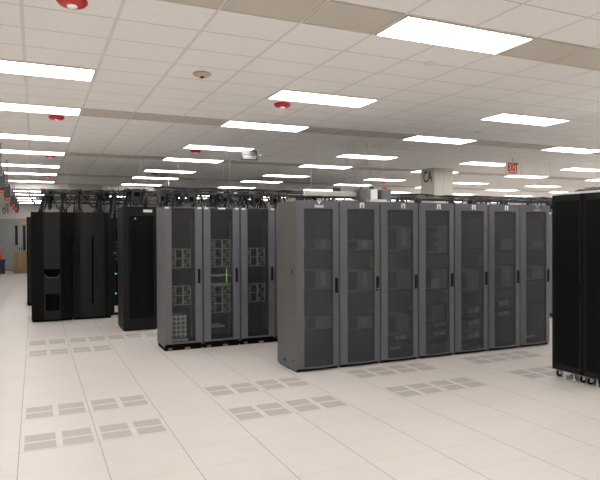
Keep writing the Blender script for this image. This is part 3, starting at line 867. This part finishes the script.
bundle('black cables dropping into the black labelled rack, right bunch', 1.92, 11.35, 2.56, 2.252, 14, .08, 'cables above the black labelled rack')
plug_box('dark power box above the black labelled rack', 1.74, 11.2, 2.60, .16, .18)

# white duct and grey tap-off boxes above the row of seven
bw = thing('busway', 'white overhead duct above the first racks of the seven', 'duct', (4.52, 8.7, 2.415))
MB().box(-.47, .47, -.06, .06, -.04, .04, .004).build('duct', 'white_metal', bw)
for x in (-.35, .30): MB().tube([(x, 0, .04), (x, 0, HC - 2.415)], .004).build('hanger', 'white_metal', bw)
MB().box(.06, .18, -.03, .03, .04, .10, .004).build('clamp', 'boxdark', bw)
sh = thing('white_trunking', 'short white trunking length below the grey tap-off boxes', 'trunking', (5.24, 8.40, 2.285))
MB().box(-.17, .17, -.06, .06, -.03, .03, .004).build('trunking', 'white_metal', sh)
for x in (-.14, .14): MB().tube([(x, .05, .03), (x, .05, HC - 2.285)], .003).build('hanger', 'white_metal', sh)
for k, (x, w, m, l) in enumerate(((5.07, .15, 'boxgrey', 'grey tap-off box with red connectors, left of three above the second rack'),
                                  (5.27, .13, 'chassis_pale', 'paler tap-off box in the middle of three above the second rack'),
                                  (5.53, .17, 'boxgrey', 'grey tap-off box with red connectors, right of three above the third rack'))):
    t = thing('tap_off_box', l, 'power box', (x, 8.62, 2.40), 0, 'grey tap-off boxes')
    MB().box(-w / 2, w / 2, -.1, .1, -.09, .10, .006).build('housing', m, t)
    if k != 1:
        MB().lathe([(.035, -.05), (.042, -.04), (.042, 0)], (0, -.05, -.09), 16).build('connector', 'red_dull', t)
    MB().box(-.045, .0, -.09, -.02, .10, .14, .004).build('top_clip', 'red_dull' if k != 1 else 'boxdark', t)
    MB().tube([(0, .0, .10), (0, .0, HC - 2.40)], .003).build('hanger', 'white_metal', t)
# busway with red-bottomed boxes at the far left
for k, (y, l) in enumerate(((10.9, 'nearest'), (13.2, 'second'), (16.2, 'third'), (18.0, 'fourth'), (20.4, 'fifth'))):
    t = thing('hanging_connector', 'dark hanging power connector with red end at far left, %s of five' % l, 'power connector', (-.50, y, 2.78), 0, 'hanging power connectors at the far left')
    MB().box(-.06, .06, -.09, .09, -.26, 0, .006).build('housing', 'boxdark', t)
    MB().lathe([(.05, -.33), (.055, -.31), (.05, -.26)], (0, 0, 0), 18).build('socket', 'red_dull', t)
    MB().tube([(0, 0, 0), (0, 0, HC - 2.78)], .008).build('hanger', 'tray', t)
    MB().box(-.03, .03, -.12, -.09, -.06, -.02, .003).build('switch', 'boxgrey', t)
# small white units on the soffit
t = thing('wall_light', 'small white box unit on the ceiling beam at the left', 'light', (1.99, SOF, 3.185))
MB().box(-.11, .11, -.07, 0, -.07, .07, .006).build('housing', 'white_metal', t)
MB().lathe([(.03, -.03), (.02, -.04)], (-.05, -.07, 0), 12, 'y').lathe([(.03, -.03), (.02, -.04)], (.05, -.07, 0), 12, 'y').build('lamp', 'dome', t)
t = thing('dome_camera', 'small white dome camera on the far ceiling left of centre', 'camera', (2.6, 17.3, HC))
MB().lathe([(.07, 0), (.07, -.03), (.055, -.035)], (0, 0, 0), 18).build('base', 'white_metal', t)
MB().lathe([(.05, -.034), (.045, -.06), (.02, -.08)], (0, 0, 0), 18).build('dome', 'dome', t)

# ------------------------------------------------------------------ far-left floor objects
t = thing('cardboard_box', 'brown cardboard box on the floor at the far left', 'box', (-.60, 29.9, 0))
MB().box(-.30, .30, -.35, .35, 0, 1.02, .008).build('carton', 'cardboard', t)
MB().box(-.04, .04, -.353, .353, .30, 1.024).build('tape', 'tape', t)
t = thing('storage_crate', 'dark blue crate at the left edge under the orange cone', 'crate', (-1.60, 29.6, 0))
cr = MB().box(-.36, .36, -.3, .3, 0, .60, .02).box(-.39, .39, -.33, .33, .56, .61, .01)
cr.build('tub', 'crate', t)
MB().box(-.40, .40, -.34, .34, .61, .64, .01).build('lid', 'crate', t)
t = thing('traffic_cone', 'orange traffic cone standing on the dark blue crate', 'traffic cone', (-1.45, 29.6, .64))
MB().box(-.17, .17, -.17, .17, 0, .03, .008).build('base', 'cone', t)
MB().lathe([(.125, .03), (.075, .24), (.03, .44), (.02, .46)], (0, 0, 0), 24).build('cone', 'cone', t)

# ------------------------------------------------------------------ world and view
w = bpy.data.worlds.new('world'); SC.world = w; w.use_nodes = True
w.node_tree.nodes['Background'].inputs['Color'].default_value = (.9, .9, 1, 1)
w.node_tree.nodes['Background'].inputs['Strength'].default_value = .05
SC.view_settings.view_transform = 'Standard'
try: SC.view_settings.look = 'None'
except Exception: pass
SC.view_settings.gamma = 1; SC.view_settings.use_curve_mapping = False
SC.view_settings.exposure = 0.
SC.cycles.max_bounces = 10; SC.cycles.diffuse_bounces = 6; SC.cycles.transparent_max_bounces = 12
SC.cycles.use_denoising = True
